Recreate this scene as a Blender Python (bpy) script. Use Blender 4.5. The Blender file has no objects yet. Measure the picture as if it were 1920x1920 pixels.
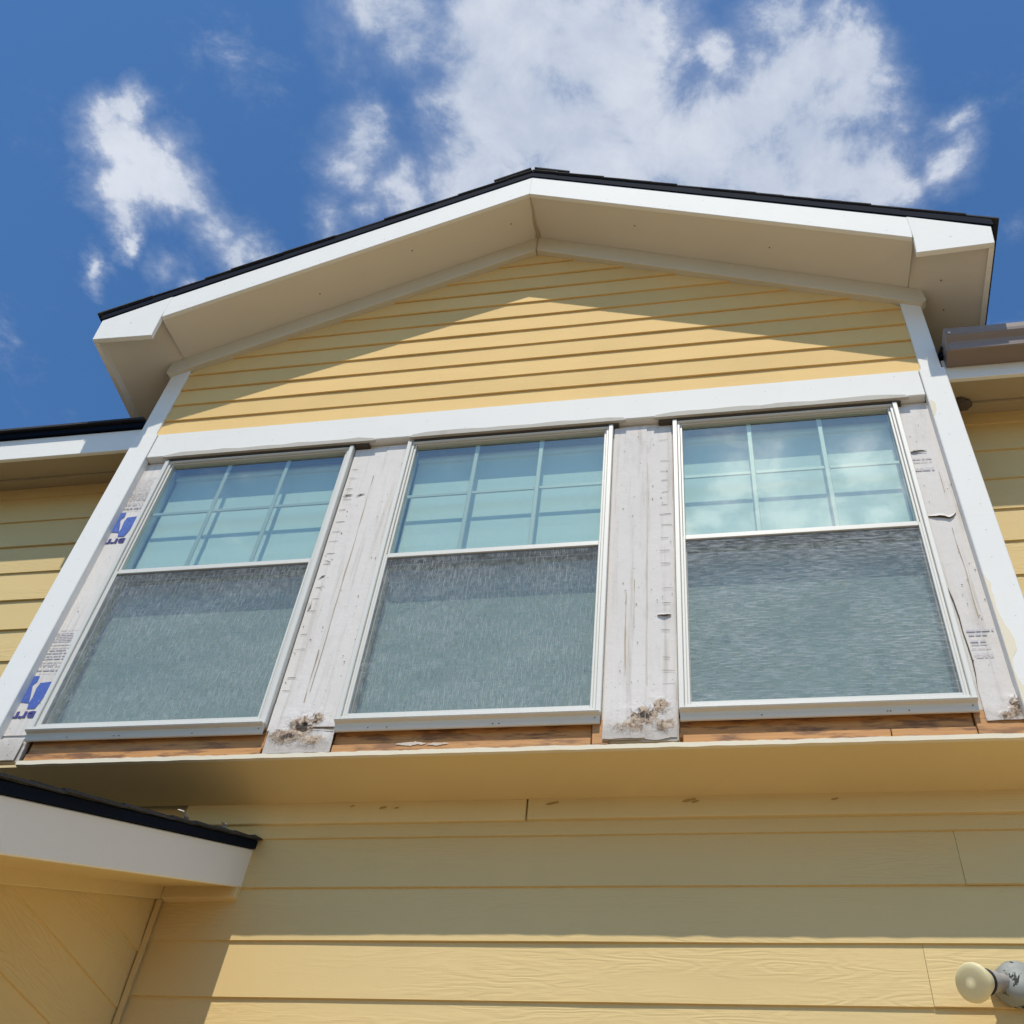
import bpy, bmesh, math, random
from mathutils import Vector, Matrix, noise

# ------------------------------------------------------------------ camera, sky, sun, exposure
scene = bpy.context.scene
cam_data = bpy.data.cameras.new('camera')
cam_data.sensor_width = 36.0
cam_data.lens = 2090.43 / 1920.0 * 36.0
cam_data.clip_start = 0.05
cam_data.clip_end = 2000.0
cam = bpy.data.objects.new('camera', cam_data)
scene.collection.objects.link(cam)
cam.location = (0.8798, -2.8916, -2.2974)
cam.rotation_euler = (2.4130, -0.0939, 0.1715)
scene.camera = cam

SUN_TRAVEL = Vector((-0.03, 1.0, -1.72)).normalized()
SUN_EL = math.asin(-SUN_TRAVEL.z)
SUN_AZ = math.atan2(-SUN_TRAVEL.x, -SUN_TRAVEL.y)      # clockwise from +Y

# cloud lumps: direction on the sky sphere, angular radius, amount
CLOUDS=[(-0.2548, 0.2671, 0.9294, 0.0249, 0.8),(-0.2304, 0.2995, 0.9259, 0.0255, 0.85),(-0.2201, 0.2666, 0.9384, 0.029, 0.9),(-0.1907, 0.2995, 0.9349, 0.0339, 0.75),
(-0.221, 0.349, 0.9107, 0.0175, 0.6),(-0.2782, 0.3447, 0.8965, 0.0209, 1.0),(-0.2887, 0.3664, 0.8846, 0.0176, 0.8),(-0.2543, 0.3883, 0.8858, 0.0201, 0.8),
(-0.2433, 0.4048, 0.8814, 0.018, 0.8),(-0.1416, 0.2967, 0.9444, 0.0547, 1.2),(-0.1667, 0.3474, 0.9228, 0.0392, 1.0),(-0.1334, 0.3691, 0.9198, 0.0615, 1.2),
(-0.1832, 0.4006, 0.8977, 0.0404, 1.1),(-0.0742, 0.3231, 0.9435, 0.0509, 1.2),(-0.0455, 0.3003, 0.9528, 0.0249, 1.0),(-0.0824, 0.401, 0.9124, 0.0621, 1.3),
(-0.0433, 0.3706, 0.9278, 0.039, 1.1),(-0.0062, 0.4067, 0.9135, 0.0481, 1.2),(0.0251, 0.3362, 0.9414, 0.0117, 0.9),(0.0439, 0.3806, 0.9237, 0.0361, 1.2),
(0.0721, 0.3262, 0.9425, 0.0155, 1.1),(0.0792, 0.3571, 0.9307, 0.0331, 1.2),(0.1125, 0.3525, 0.929, 0.0285, 1.2),(0.1367, 0.3582, 0.9236, 0.0242, 1.1),
(0.145, 0.3439, 0.9277, 0.012, 0.7),(0.0856, 0.4036, 0.9109, 0.0423, 1.2),(0.1279, 0.3876, 0.9129, 0.0289, 1.1),(0.0493, 0.4357, 0.8988, 0.0479, 1.2),
(0.1097, 0.4322, 0.8951, 0.034, 1.1),(0.1429, 0.4376, 0.8877, 0.0252, 1.1),(0.1632, 0.4403, 0.8829, 0.015, 0.9),(0.1585, 0.3708, 0.9151, 0.0113, 0.8),
(0.1991, 0.4319, 0.8797, 0.0138, 0.78),(0.2013, 0.4024, 0.8931, 0.0088, 0.585),(0.168, 0.4011, 0.9005, 0.0098, 0.429),(-0.461, 0.2874, 0.8396, 0.0138, 1.0),
(-0.4435, 0.2871, 0.8491, 0.0138, 1.1),(-0.4582, 0.3076, 0.8339, 0.0181, 1.1),(-0.4417, 0.3207, 0.8379, 0.0141, 0.9),(-0.4123, 0.3237, 0.8516, 0.0092, 0.55),
(-0.4346, 0.3425, 0.833, 0.0194, 1.1),(-0.4172, 0.3558, 0.8363, 0.0179, 1.1),(-0.4585, 0.3426, 0.82, 0.0167, 1.0),(-0.4661, 0.3596, 0.8084, 0.0109, 0.9),
(-0.4654, 0.3755, 0.8015, 0.0064, 0.8),(-0.4078, 0.3705, 0.8345, 0.0121, 0.8),(-0.3996, 0.3929, 0.8282, 0.0157, 1.0),(-0.3857, 0.409, 0.827, 0.0159, 1.0),
(-0.3704, 0.4195, 0.8288, 0.0098, 0.8),(-0.4894, 0.3883, 0.7808, 0.0076, 0.85),(-0.4489, 0.4028, 0.7977, 0.0078, 0.6),(-0.4284, 0.4136, 0.8034, 0.0052, 0.5),
(-0.3155, 0.4062, 0.8576, 0.0134, 0.6),(-0.2808, 0.4126, 0.8665, 0.0099, 0.5),(0.0115, -0.6435, 0.7654, 0.0209, 1.0),(0.0437, -0.6411, 0.7662, 0.023, 1.0),
(-0.0088, -0.6638, 0.7478, 0.0187, 0.9),(0.0552, -0.666, 0.7439, 0.0252, 0.95),(0.0858, -0.6729, 0.7347, 0.0204, 0.9),(0.1236, -0.6377, 0.7603, 0.0223, 0.8),
(0.1531, -0.6402, 0.7528, 0.0197, 0.8),(0.1341, -0.6649, 0.7348, 0.0177, 0.7),(-0.0286, -0.6767, 0.7357, 0.0188, 0.8),(-0.0174, -0.6012, 0.7989, 0.0084, 0.7),
(0.013, -0.6788, 0.7342, 0.0139, 0.6)]

world = bpy.data.worlds.new('World')
scene.world = world
world.use_nodes = True
wt = world.node_tree
wt.nodes.clear()


class NT:
    """small helper for writing node graphs"""
    def __init__(self, tree): self.t = tree
    def n(self, kind, **kw):
        nd = self.t.nodes.new(kind)
        for k, v in kw.items(): setattr(nd, k, v)
        return nd
    def put(self, sock, v):
        if hasattr(v, 'is_output'): self.t.links.new(v, sock)
        elif v is not None: sock.default_value = v
    def m(self, op, a, b=None, c=None, clamp=False):
        nd = self.n('ShaderNodeMath', operation=op, use_clamp=clamp)
        self.put(nd.inputs[0], a); self.put(nd.inputs[1], b); self.put(nd.inputs[2], c)
        return nd.outputs[0]
    def v(self, op, a, b=None, scale=None):
        nd = self.n('ShaderNodeVectorMath', operation=op)
        self.put(nd.inputs[0], a); self.put(nd.inputs[1], b)
        if scale is not None: self.put(nd.inputs['Scale'], scale)
        return nd.outputs['Value'] if op in ('DOT_PRODUCT', 'LENGTH', 'DISTANCE') else nd.outputs['Vector']
    def ramp(self, x, a, b, lo=0.0, hi=1.0, smooth=True):
        nd = self.n('ShaderNodeMapRange', interpolation_type='SMOOTHSTEP' if smooth else 'LINEAR')
        for i, q in enumerate((x, a, b, lo, hi)): self.put(nd.inputs[i], q)
        return nd.outputs[0]
    def noise(self, vec, scale, detail=4.0, rough=0.55, dist=0.0, lac=2.0):
        nd = self.n('ShaderNodeTexNoise')
        self.put(nd.inputs['Vector'], vec)
        nd.inputs['Scale'].default_value = scale
        nd.inputs['Detail'].default_value = detail
        nd.inputs['Roughness'].default_value = rough
        nd.inputs['Distortion'].default_value = dist
        nd.inputs['Lacunarity'].default_value = lac
        return nd.outputs['Fac']
    def mix(self, f, a, b, blend='MIX'):
        nd = self.n('ShaderNodeMix', data_type='RGBA', blend_type=blend)
        self.put(nd.inputs[0], f)
        for s, q in ((nd.inputs[6], a), (nd.inputs[7], b)):
            self.put(s, q if hasattr(q, 'is_output') else (tuple(q) + (1,) if len(q) == 3 else q))
        return nd.outputs[2]
    def comb(self, x, y, z):
        nd = self.n('ShaderNodeCombineXYZ')
        for s, q in zip(nd.inputs, (x, y, z)): self.put(s, q)
        return nd.outputs[0]
    def sep(self, v):
        nd = self.n('ShaderNodeSeparateXYZ'); self.put(nd.inputs[0], v)
        return nd.outputs


W = NT(wt)
sky = W.n('ShaderNodeTexSky', sky_type='NISHITA')
sky.sun_disc = False
sky.sun_elevation = SUN_EL
sky.sun_rotation = SUN_AZ
sky.altitude = 200.0
sky.air_density = 1.0
sky.dust_density = 0.6
sky.ozone_density = 2.5
tc = W.n('ShaderNodeTexCoord')
dirv = W.v('NORMALIZE', tc.outputs['Generated'])
dx, dy, dz = W.sep(dirv)
dzc = W.m('MAXIMUM', dz, 0.06)
plane = W.comb(W.m('DIVIDE', dx, dzc), W.m('DIVIDE', dy, dzc), 0.0)
# gently warped copy of the direction for ragged cloud outlines
nz = W.n('ShaderNodeTexNoise'); W.put(nz.inputs['Vector'], plane)
nz.inputs['Scale'].default_value = 9.0; nz.inputs['Detail'].default_value = 6.0; nz.inputs['Roughness'].default_value = 0.62
warp = W.v('SCALE', W.v('SUBTRACT', nz.outputs['Color'], (0.5, 0.5, 0.5)), None, 0.085)
wd = W.v('NORMALIZE', W.v('ADD', dirv, warp))
acc = None
for (cx, cy, cz, th, amp) in CLOUDS:
    dist = W.v('DISTANCE', wd, (cx, cy, cz))
    g = W.m('MULTIPLY_ADD', dist, -amp / (1.75 * th), amp * 1.05)
    acc = g if acc is None else W.m('SMOOTH_MAX', acc, g, 0.35)
raw = acc
acc = W.m('MAXIMUM', acc, 0.0)
# open cloud field over the rest of the sky
field = W.ramp(W.noise(W.v('ADD', plane, (3.7, 1.2, 0.0)), 1.3, 2.0, 0.5), 0.66, 0.86, 0.0, 0.8)
fine = W.noise(plane, 11.0, 9.0, 0.66, 0.25)
body = W.noise(plane, 4.5, 4.0, 0.55, 0.2)
dens = W.m('ADD', W.m('ADD', acc, field), W.m('ADD', W.m('MULTIPLY', W.m('SUBTRACT', fine, 0.5), 2.0), W.m('MULTIPLY', W.m('SUBTRACT', body, 0.5), 0.7)))
alpha = W.m('ADD', W.m('MULTIPLY', W.ramp(dens, 0.02, 0.95), 0.5), W.m('MULTIPLY', W.ramp(dens, 0.30, 0.85), 0.5))
veil = W.ramp(W.m('ADD', raw, W.m('ADD', W.m('MULTIPLY', W.m('SUBTRACT', body, 0.5), 1.3), W.m('MULTIPLY', W.m('SUBTRACT', fine, 0.5), 0.8))), -0.30, 0.70, 0.0, 0.26)
alpha = W.m('POWER', alpha, 1.15)
alpha = W.m('SUBTRACT', 1.0, W.m('MULTIPLY', W.m('SUBTRACT', 1.0, alpha), W.m('SUBTRACT', 1.0, veil)))
alpha = W.m('MULTIPLY', alpha, W.ramp(dz, 0.03, 0.12))
bright = W.ramp(W.m('ADD', W.m('MULTIPLY', fine, 0.7), W.m('MULTIPLY', body, 0.8)), 0.55, 1.0)
cloud_col = W.mix(bright, (4.1, 4.7, 5.8), (6.3, 6.6, 7.2))
skyc = W.mix(1.0, sky.outputs[0], (0.60, 0.98, 1.27), 'MULTIPLY')
glow = W.ramp(W.v('DOT_PRODUCT', dirv, tuple(-SUN_TRAVEL)), 0.68, 0.96, 1.0, 2.5)
cloud_col = W.mix(1.0, cloud_col, W.comb(glow, glow, glow), 'MULTIPLY')      # clouds are brighter towards the sun
final = W.mix(W.m('MULTIPLY', alpha, 0.93), skyc, cloud_col)
bg = W.n('ShaderNodeBackground'); bg.inputs['Strength'].default_value = 0.122
W.put(bg.inputs['Color'], final)
world.cycles.sampling_method = 'MANUAL'
world.cycles.sample_map_resolution = 256
wo = W.n('ShaderNodeOutputWorld'); wt.links.new(bg.outputs[0], wo.inputs['Surface'])

sun_data = bpy.data.lights.new('sun', 'SUN')
sun_data.energy = 3.8
sun_data.angle = math.radians(0.53)
sun_data.color = (1.0, 0.93, 0.81)
sun = bpy.data.objects.new('sun', sun_data)
scene.collection.objects.link(sun)
sun.rotation_euler = SUN_TRAVEL.to_track_quat('-Z', 'Y').to_euler()
sun.location = (0, -8, 14)

scene.view_settings.view_transform = 'Standard'
scene.view_settings.look = 'None'
scene.view_settings.exposure = 0.0
scene.view_settings.gamma = 1.0
scene.view_settings.use_curve_mapping = False
scene.render.engine = 'CYCLES'
scene.cycles.use_denoising = True
scene.cycles.use_adaptive_sampling = True
scene.cycles.adaptive_threshold = 0.025
scene.cycles.max_bounces = 8
scene.cycles.diffuse_bounces = 4
scene.cycles.transparent_max_bounces = 16
scene.cycles.caustics_reflective = False
scene.cycles.caustics_refractive = False

random.seed(11)
R = random.random
def U(a, b): return a + (b - a) * random.random()

# ------------------------------------------------------------------ materials
def new_mat(name):
    m = bpy.data.materials.new(name); m.use_nodes = True
    nt = NT(m.node_tree)
    b = m.node_tree.nodes['Principled BSDF']
    return m, nt, b

def pos(nt):
    return nt.n('ShaderNodeNewGeometry').outputs['Position']

def orand(nt):
    return nt.n('ShaderNodeObjectInfo').outputs['Random']

def bump(nt, b, h, strength, dist):
    bp = nt.n('ShaderNodeBump'); bp.inputs['Strength'].default_value = strength
    bp.inputs['Distance'].default_value = dist
    nt.put(bp.inputs['Height'], h); nt.put(b.inputs['Normal'], bp.outputs[0])

def paint(name, col, rough=0.55, vary=0.06, grain=0.0, dirt=0.0, dirt_col=(0.25, 0.2, 0.13), rnd=0.05, spec=0.16, fine=0.25):
    """house paint: broad tone drift, board-to-board drift, embossed grain, specks of dirt"""
    m, nt, b = new_mat(name)
    p = pos(nt); x, y, z = nt.sep(p); rn = orand(nt)
    l = nt.m('ADD', nt.m('ADD', x, y), nt.m('MULTIPLY', rn, 37.0))
    broad = nt.noise(p, 1.7, 4.0, 0.6)
    k = nt.m('ADD', 1.0, nt.m('MULTIPLY', nt.m('SUBTRACT', broad, 0.5), vary * 4))
    k = nt.m('ADD', k, nt.m('MULTIPLY', nt.m('SUBTRACT', rn, 0.5), rnd))
    c = nt.mix(1.0, col, nt.comb(k, k, k), 'MULTIPLY')
    if dirt:
        st = nt.noise(nt.comb(nt.m('MULTIPLY', l, 9.0), 0.0, nt.m('MULTIPLY', z, 1.6)), 1.0, 6.0, 0.65)
        sp = nt.noise(p, 46.0, 3.0, 0.6)
        f = nt.m('ADD', nt.ramp(st, 0.52, 0.80, 0, 0.55 * dirt), nt.ramp(sp, 0.66, 0.76, 0, 0.5 * dirt))
        c = nt.mix(f, c, dirt_col)
    nt.put(b.inputs['Base Color'], c)
    b.inputs['Roughness'].default_value = rough
    b.inputs['Specular IOR Level'].default_value = spec
    h = nt.m('MULTIPLY', nt.noise(p, 260.0, 2.0, 0.5), fine)
    if grain:
        wv = nt.noise(nt.comb(nt.m('MULTIPLY', l, 1.4), 0.0, nt.m('MULTIPLY', z, 9.0)), 1.0, 3.0, 0.5)
        ring = nt.m('FRACT', nt.m('MULTIPLY', nt.m('ADD', wv, nt.m('MULTIPLY', rn, 3.0)), 17.0))
        tri = nt.m('ABSOLUTE', nt.m('SUBTRACT', ring, 0.5))
        fib = nt.noise(nt.comb(nt.m('MULTIPLY', l, 10.0), 0.0, nt.m('MULTIPLY', z, 260.0)), 1.0, 3.0, 0.6)
        zone = nt.ramp(nt.noise(nt.comb(nt.m('MULTIPLY', l, 1.1), rn, nt.m('MULTIPLY', z, 6.0)), 1.0, 2.0, 0.5), 0.38, 0.6)
        h = nt.m('ADD', h, nt.m('MULTIPLY', nt.m('ADD', nt.m('MULTIPLY', tri, 1.5), fib), nt.m('MULTIPLY', zone, grain)))
    bump(nt, b, h, 0.55, 0.0022)
    return m

M = {}
M['gable_siding'] = paint('gable siding paint', (0.735, 0.503, 0.205), 0.75, 0.045, grain=0.45, dirt=0.14, rnd=0.10)
M['wall_siding'] = paint('wall siding paint', (0.655, 0.492, 0.228), 0.65, 0.03, grain=0.8, dirt=0.08)
M['tan'] = paint('tan trim paint', (0.68, 0.53, 0.27), 0.6, 0.05, grain=0.2, dirt=0.15)
M['white'] = paint('white trim paint', (0.80, 0.785, 0.735), 0.65, 0.02, grain=0.12, dirt=0.10, dirt_col=(0.45, 0.42, 0.36))
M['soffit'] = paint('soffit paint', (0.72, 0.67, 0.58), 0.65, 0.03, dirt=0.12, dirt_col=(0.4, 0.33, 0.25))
M['frieze'] = paint('frieze paint', (0.64, 0.59, 0.47), 0.6, 0.03, dirt=0.12, dirt_col=(0.4, 0.33, 0.25))
M['vinyl'] = paint('white vinyl', (0.65, 0.635, 0.575), 0.45, 0.03, dirt=0.25, dirt_col=(0.42, 0.40, 0.34), spec=0.5, fine=0.05)
M['smear'] = paint('caulk smear', (0.56, 0.47, 0.38), 0.8, 0.3, dirt=0.9, dirt_col=(0.42, 0.2, 0.08))
M['smudge'] = paint('brown smudge', (0.40, 0.27, 0.105), 0.7, 0.2)
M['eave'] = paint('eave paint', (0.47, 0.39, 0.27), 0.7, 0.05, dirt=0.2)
M['caulk'] = paint('old caulk and bare edge', (0.50, 0.47, 0.41), 0.8, 0.10, dirt=0.5, dirt_col=(0.22, 0.18, 0.13))
M['cream'] = paint('old cream paint', (0.74, 0.66, 0.50), 0.6, 0.05)
M['dark_metal'] = paint('dark drip metal', (0.006, 0.010, 0.020), 0.8, 0.08, spec=0.06)
M['gutter'] = paint('brown gutter', (0.22, 0.165, 0.13), 0.33, 0.06, dirt=0.25, dirt_col=(0.34, 0.28, 0.22), spec=0.5, fine=0.05)
M['gap'] = paint('dark crack', (0.09, 0.075, 0.06), 0.95, 0.2)
M['nail'] = paint('nail head', (0.10, 0.085, 0.07), 0.6, 0.1)
M['rust_streak'] = paint('tan run mark', (0.46, 0.38, 0.27), 0.8, 0.25, dirt=0.8)
M['ink_grey'] = paint('grey print', (0.43, 0.42, 0.44), 0.8, 0.2)
M['ink_faint'] = paint('faint print', (0.52, 0.50, 0.53), 0.8, 0.2)
M['room'] = paint('room wall', (0.30, 0.29, 0.27), 0.8, 0.02)
M['concrete'] = paint('warm bounce slab', (0.50, 0.385, 0.26), 0.85, 0.06, dirt=0.3)
M['grass'] = paint('lawn', (0.29, 0.23, 0.145), 0.9, 0.15, dirt=0.3, dirt_col=(0.16, 0.14, 0.05))

def mat_sheathing():
    m, nt, b = new_mat('weathered sheathing face')
    p = pos(nt)
    c = sheath_colour(nt, p)
    nt.put(b.inputs['Base Color'], c); b.inputs['Roughness'].default_value = 0.8
    b.inputs['Specular IOR Level'].default_value = 0.2
    h = nt.m('ADD', nt.noise(p, 30.0, 5.0, 0.6), nt.m('MULTIPLY', nt.noise(p, 220.0, 2.0, 0.5), 0.2))
    bump(nt, b, h, 0.5, 0.003)
    return m

def sheath_colour(nt, p):
    x, y, z = nt.sep(p)
    c = nt.mix(nt.noise(p, 3.2, 5.0, 0.6), (0.63, 0.585, 0.54), (0.78, 0.735, 0.685))
    st = nt.noise(nt.comb(nt.m('MULTIPLY', x, 34.0), 0.0, nt.m('MULTIPLY', z, 1.5)), 1.0, 6.0, 0.65)
    c = nt.mix(nt.ramp(st, 0.50, 0.76, 0.0, 0.65), c, (0.43, 0.37, 0.29))
    gz = nt.noise(nt.comb(nt.m('MULTIPLY', x, 12.0), 3.3, nt.m('MULTIPLY', z, 4.0)), 1.0, 5.0, 0.7)
    c = nt.mix(nt.ramp(gz, 0.54, 0.76, 0.0, 0.36), c, (0.42, 0.385, 0.34))
    sp = nt.noise(p, 95.0, 2.0, 0.5)
    c = nt.mix(nt.ramp(sp, 0.70, 0.76, 0.0, 0.6), c, (0.20, 0.17, 0.14))
    # grime that gathers in the last hand's breadth of each strip
    low = nt.ramp(nt.m('ADD', z, nt.m('MULTIPLY', nt.m('SUBTRACT', nt.noise(p, 16.0, 5.0, 0.65), 0.5), 0.22)), 0.02, -0.09)
    c = nt.mix(nt.m('MULTIPLY', low, 0.55), c, (0.36, 0.31, 0.25))
    return c
M['sheathing'] = mat_sheathing()

ROT_SPOTS = [(-.575, -.005, .050, .042, 1.0), (-.535, .02, .03, .03, .8), (-.62, -.05, .07, .035, .9), (-.53, -.07, .06, .03, .7), (.600, -.008, .045, .036, 1.0), (.648, .03, .035, .035, .75),
             (.56, -.05, .06, .03, .6), (.66, -.045, .05, .03, .6), (1.735, -.02, .030, .034, .9), (1.70, -.05, .03, .02, .7)]
def mat_rot():
    m, nt, b = new_mat('rotted sheathing')
    p = pos(nt); x, y, z = nt.sep(p)
    acc = None
    for (sx, sz, rx, rz, am) in ROT_SPOTS:
        u = nt.m('MULTIPLY', nt.m('SUBTRACT', x, sx), 1.0 / rx); v = nt.m('MULTIPLY', nt.m('SUBTRACT', z, sz), 1.0 / rz)
        g = nt.m('MULTIPLY', nt.m('EXPONENT', nt.m('MULTIPLY', nt.m('ADD', nt.m('MULTIPLY', u, u), nt.m('MULTIPLY', v, v)), -1.0)), am)
        acc = g if acc is None else nt.m('MAXIMUM', acc, g)
    wob = nt.noise(nt.comb(nt.m('MULTIPLY', x, 44.0), 0.0, nt.m('MULTIPLY', z, 22.0)), 1.0, 6.0, 0.7, 0.6)
    mask = nt.m('ADD', acc, nt.m('MULTIPLY', nt.m('SUBTRACT', wob, 0.5), 1.5))
    a = nt.noise(p, 40.0, 7.0, 0.7, 1.2)
    rot = nt.mix(nt.ramp(a, 0.36, 0.60), (0.15, 0.085, 0.045), (0.56, 0.42, 0.29))
    c = nt.mix(nt.ramp(mask, 0.28, 0.55, 0.0, 0.9), sheath_colour(nt, p), rot)
    c = nt.mix(nt.ramp(mask, 0.72, 0.92, 0.0, 0.95), c, (0.045, 0.034, 0.026))  # near-black centres paint the dark depth of the rot holes
    nt.put(b.inputs['Base Color'], c); b.inputs['Roughness'].default_value = 0.9
    bump(nt, b, nt.m('MULTIPLY', nt.noise(p, 60.0, 6.0, 0.7, 1.0), nt.ramp(mask, 0.1, 0.7, 0.2, 1.0)), 0.9, 0.006)
    return m
M['rot'] = mat_rot()

def mat_wood():
    m, nt, b = new_mat('bare framing lumber')
    p = pos(nt); x, y, z = nt.sep(p); rn = orand(nt)
    g = nt.noise(nt.comb(nt.m('ADD', nt.m('MULTIPLY', x, 2.2), nt.m('MULTIPLY', rn, 20.0)), y, nt.m('MULTIPLY', z, 90.0)), 1.0, 5.0, 0.6, 0.6)
    c = nt.mix(g, (0.37, 0.14, 0.036), (0.74, 0.385, 0.125))
    c = nt.mix(nt.ramp(nt.noise(nt.comb(nt.m('MULTIPLY', x, 6.0), y, nt.m('MULTIPLY', z, 34.0)), 1.0, 5.0, 0.65), 0.46, 0.62, 0, 0.8), c, (0.13, 0.05, 0.024))
    c = nt.mix(nt.m('MULTIPLY', rn, 0.4), c, (0.45, 0.24, 0.10))
    nt.put(b.inputs['Base Color'], c); b.inputs['Roughness'].default_value = 0.7
    bump(nt, b, g, 0.5, 0.002)
    return m
M['wood'] = mat_wood()

def mat_shingle():
    m, nt, b = new_mat('asphalt shingle')
    p = pos(nt); rn = orand(nt)
    g = nt.noise(p, 420.0, 2.0, 0.6)
    c = nt.mix(nt.ramp(g, 0.35, 0.7), (0.014, 0.015, 0.019), (0.06, 0.06, 0.066))
    k = nt.m('ADD', 0.75, nt.m('MULTIPLY', rn, 0.5))
    c = nt.mix(1.0, c, nt.comb(k, k, k), 'MULTIPLY')
    nt.put(b.inputs['Base Color'], c); b.inputs['Roughness'].default_value = 0.9
    bump(nt, b, g, 0.8, 0.002)
    return m
M['shingle'] = mat_shingle()

def mat_logo():
    m, nt, b = new_mat('blue print')
    p = pos(nt)
    w = nt.ramp(nt.noise(p, 120.0, 3.0, 0.6), 0.60, 0.68, 0, 0.6)
    c = nt.mix(nt.noise(p, 40.0, 3.0, 0.5), (0.035, 0.085, 0.36), (0.075, 0.15, 0.46))
    nt.put(b.inputs['Base Color'], nt.mix(w, c, (0.36, 0.40, 0.56))); b.inputs['Roughness'].default_value = 0.75
    return m
M['logo'] = mat_logo()
M['ink_blue'] = paint('dark blue print', (0.075, 0.075, 0.23), 0.8, 0.2)

def mat_glass(name, tint, refl):
    m = bpy.data.materials.new(name); m.use_nodes = True
    nt = NT(m.node_tree); m.node_tree.nodes.clear()
    tr = nt.n('ShaderNodeBsdfTransparent'); tr.inputs[0].default_value = tint + (1,)
    gl = nt.n('ShaderNodeBsdfGlossy'); gl.inputs['Roughness'].default_value = 0.0
    gl.inputs['Color'].default_value = (0.95, 0.98, 0.96, 1)
    p = pos(nt)
    bp = nt.n('ShaderNodeBump'); bp.inputs['Strength'].default_value = 0.05; bp.inputs['Distance'].default_value = 0.02
    nt.put(bp.inputs['Height'], nt.noise(p, 2.5, 1.0, 0.4)); nt.put(gl.inputs['Normal'], bp.outputs[0])
    ge = nt.n('ShaderNodeNewGeometry')
    cs = nt.m('ABSOLUTE', nt.v('DOT_PRODUCT', ge.outputs['Normal'], ge.outputs['Incoming']))
    sch = nt.m('MULTIPLY_ADD', nt.m('POWER', nt.m('SUBTRACT', 1.0, cs, clamp=True), 5.0), 0.96, 0.04)
    # several panes and a coating: the whole unit's reflection sits on its outer face
    f = nt.m('MULTIPLY', nt.m('MULTIPLY', sch, refl, clamp=True), nt.m('SUBTRACT', 1.0, ge.outputs['Backfacing']))
    mx = nt.n('ShaderNodeMixShader'); nt.put(mx.inputs[0], f)
    nt.t.links.new(tr.outputs[0], mx.inputs[1]); nt.t.links.new(gl.outputs[0], mx.inputs[2])
    # thin film of dust on the outside
    df = nt.n('ShaderNodeBsdfDiffuse'); df.inputs[0].default_value = (0.62, 0.65, 0.63, 1)
    x, y, z = nt.sep(p)
    d = nt.m('ADD', 0.015, nt.ramp(nt.noise(nt.comb(nt.m('MULTIPLY', x, 16.0), 0.0, nt.m('MULTIPLY', z, 5.0)), 1.0, 6.0, 0.7), 0.55, 0.85, 0.0, 0.09))
    m2 = nt.n('ShaderNodeMixShader'); nt.put(m2.inputs[0], d)
    nt.t.links.new(mx.outputs[0], m2.inputs[1]); nt.t.links.new(df.outputs[0], m2.inputs[2])
    o = nt.n('ShaderNodeOutputMaterial'); nt.t.links.new(m2.outputs[0], o.inputs[0])
    return m
M['glass'] = mat_glass('coated window glass', (0.88, 0.958, 0.922), 4.6)

def mat_screen(name, horiz, seed):
    """fine insect mesh, furred with lint: far finer than a pixel, so an even veil with streaks"""
    m = bpy.data.materials.new(name); m.use_nodes = True
    nt = NT(m.node_tree); m.node_tree.nodes.clear()
    p = pos(nt); x, y, z = nt.sep(p)
    xs = nt.m('ADD', x, nt.m('MULTIPLY', nt.noise(p, 5.0, 2.0, 0.5), 0.02)); zs = nt.m('ADD', z, nt.m('MULTIPLY', nt.noise(p, 6.0, 2.0, 0.5), 0.012))
    def thread(c, per):
        return nt.m('ABSOLUTE', nt.m('SUBTRACT', nt.m('FRACT', nt.m('MULTIPLY', c, 1.0 / per)), 0.5))
    tv, th_ = thread(xs, 0.0071), thread(zs, 0.0067)
    v1 = nt.noise(nt.comb(nt.m('MULTIPLY', xs, 120.0), seed, nt.m('MULTIPLY', zs, 22.0)), 1.0, 3.0, 0.7)
    h1 = nt.noise(nt.comb(nt.m('MULTIPLY', xs, 20.0), seed + 5, nt.m('MULTIPLY', zs, 120.0)), 1.0, 3.0, 0.7)
    patch = nt.noise(nt.comb(nt.m('MULTIPLY', x, 3.0), seed, nt.m('MULTIPLY', z, 5.0)), 1.0, 5.0, 0.65)
    lv = nt.m('MULTIPLY', nt.ramp(v1, 0.33, 0.70, 0.05, 1.0), nt.m('MULTIPLY_ADD', tv, 0.9, 0.17))
    lh = nt.m('MULTIPLY', nt.ramp(h1, 0.33, 0.70, 0.05, 1.0), nt.m('MULTIPLY_ADD', th_, 0.9, 0.17))
    lv = nt.m('MULTIPLY', lv, 1.05 if horiz < 0.5 else 0.62); lh = nt.m('MULTIPLY', lh, 0.74 if horiz < 0.5 else 1.45)
    lint = nt.m('MULTIPLY', nt.m('MAXIMUM', lv, lh), nt.ramp(patch, 0.30, 0.66, 0.5, 1.15))
    tr = nt.n('ShaderNodeBsdfTransparent')
    mesh = nt.n('ShaderNodeBsdfDiffuse'); mesh.inputs[0].default_value = (0.09, 0.095, 0.095, 1)
    lin = nt.n('ShaderNodeBsdfDiffuse'); lin.inputs[0].default_value = (0.455, 0.485, 0.485, 1)
    a = nt.n('ShaderNodeMixShader'); a.inputs[0].default_value = 0.30
    nt.t.links.new(tr.outputs[0], a.inputs[1]); nt.t.links.new(mesh.outputs[0], a.inputs[2])
    c = nt.n('ShaderNodeMixShader'); nt.put(c.inputs[0], nt.m('ADD', lint, 0.02))
    nt.t.links.new(a.outputs[0], c.inputs[1]); nt.t.links.new(lin.outputs[0], c.inputs[2])
    o = nt.n('ShaderNodeOutputMaterial'); nt.t.links.new(c.outputs[0], o.inputs[0])
    return m
M['screen_a'] = mat_screen('insect mesh', 0.0, 1.0)
M['screen_b'] = mat_screen('insect mesh with crosswise lint', 1.0, 9.0)

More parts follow.
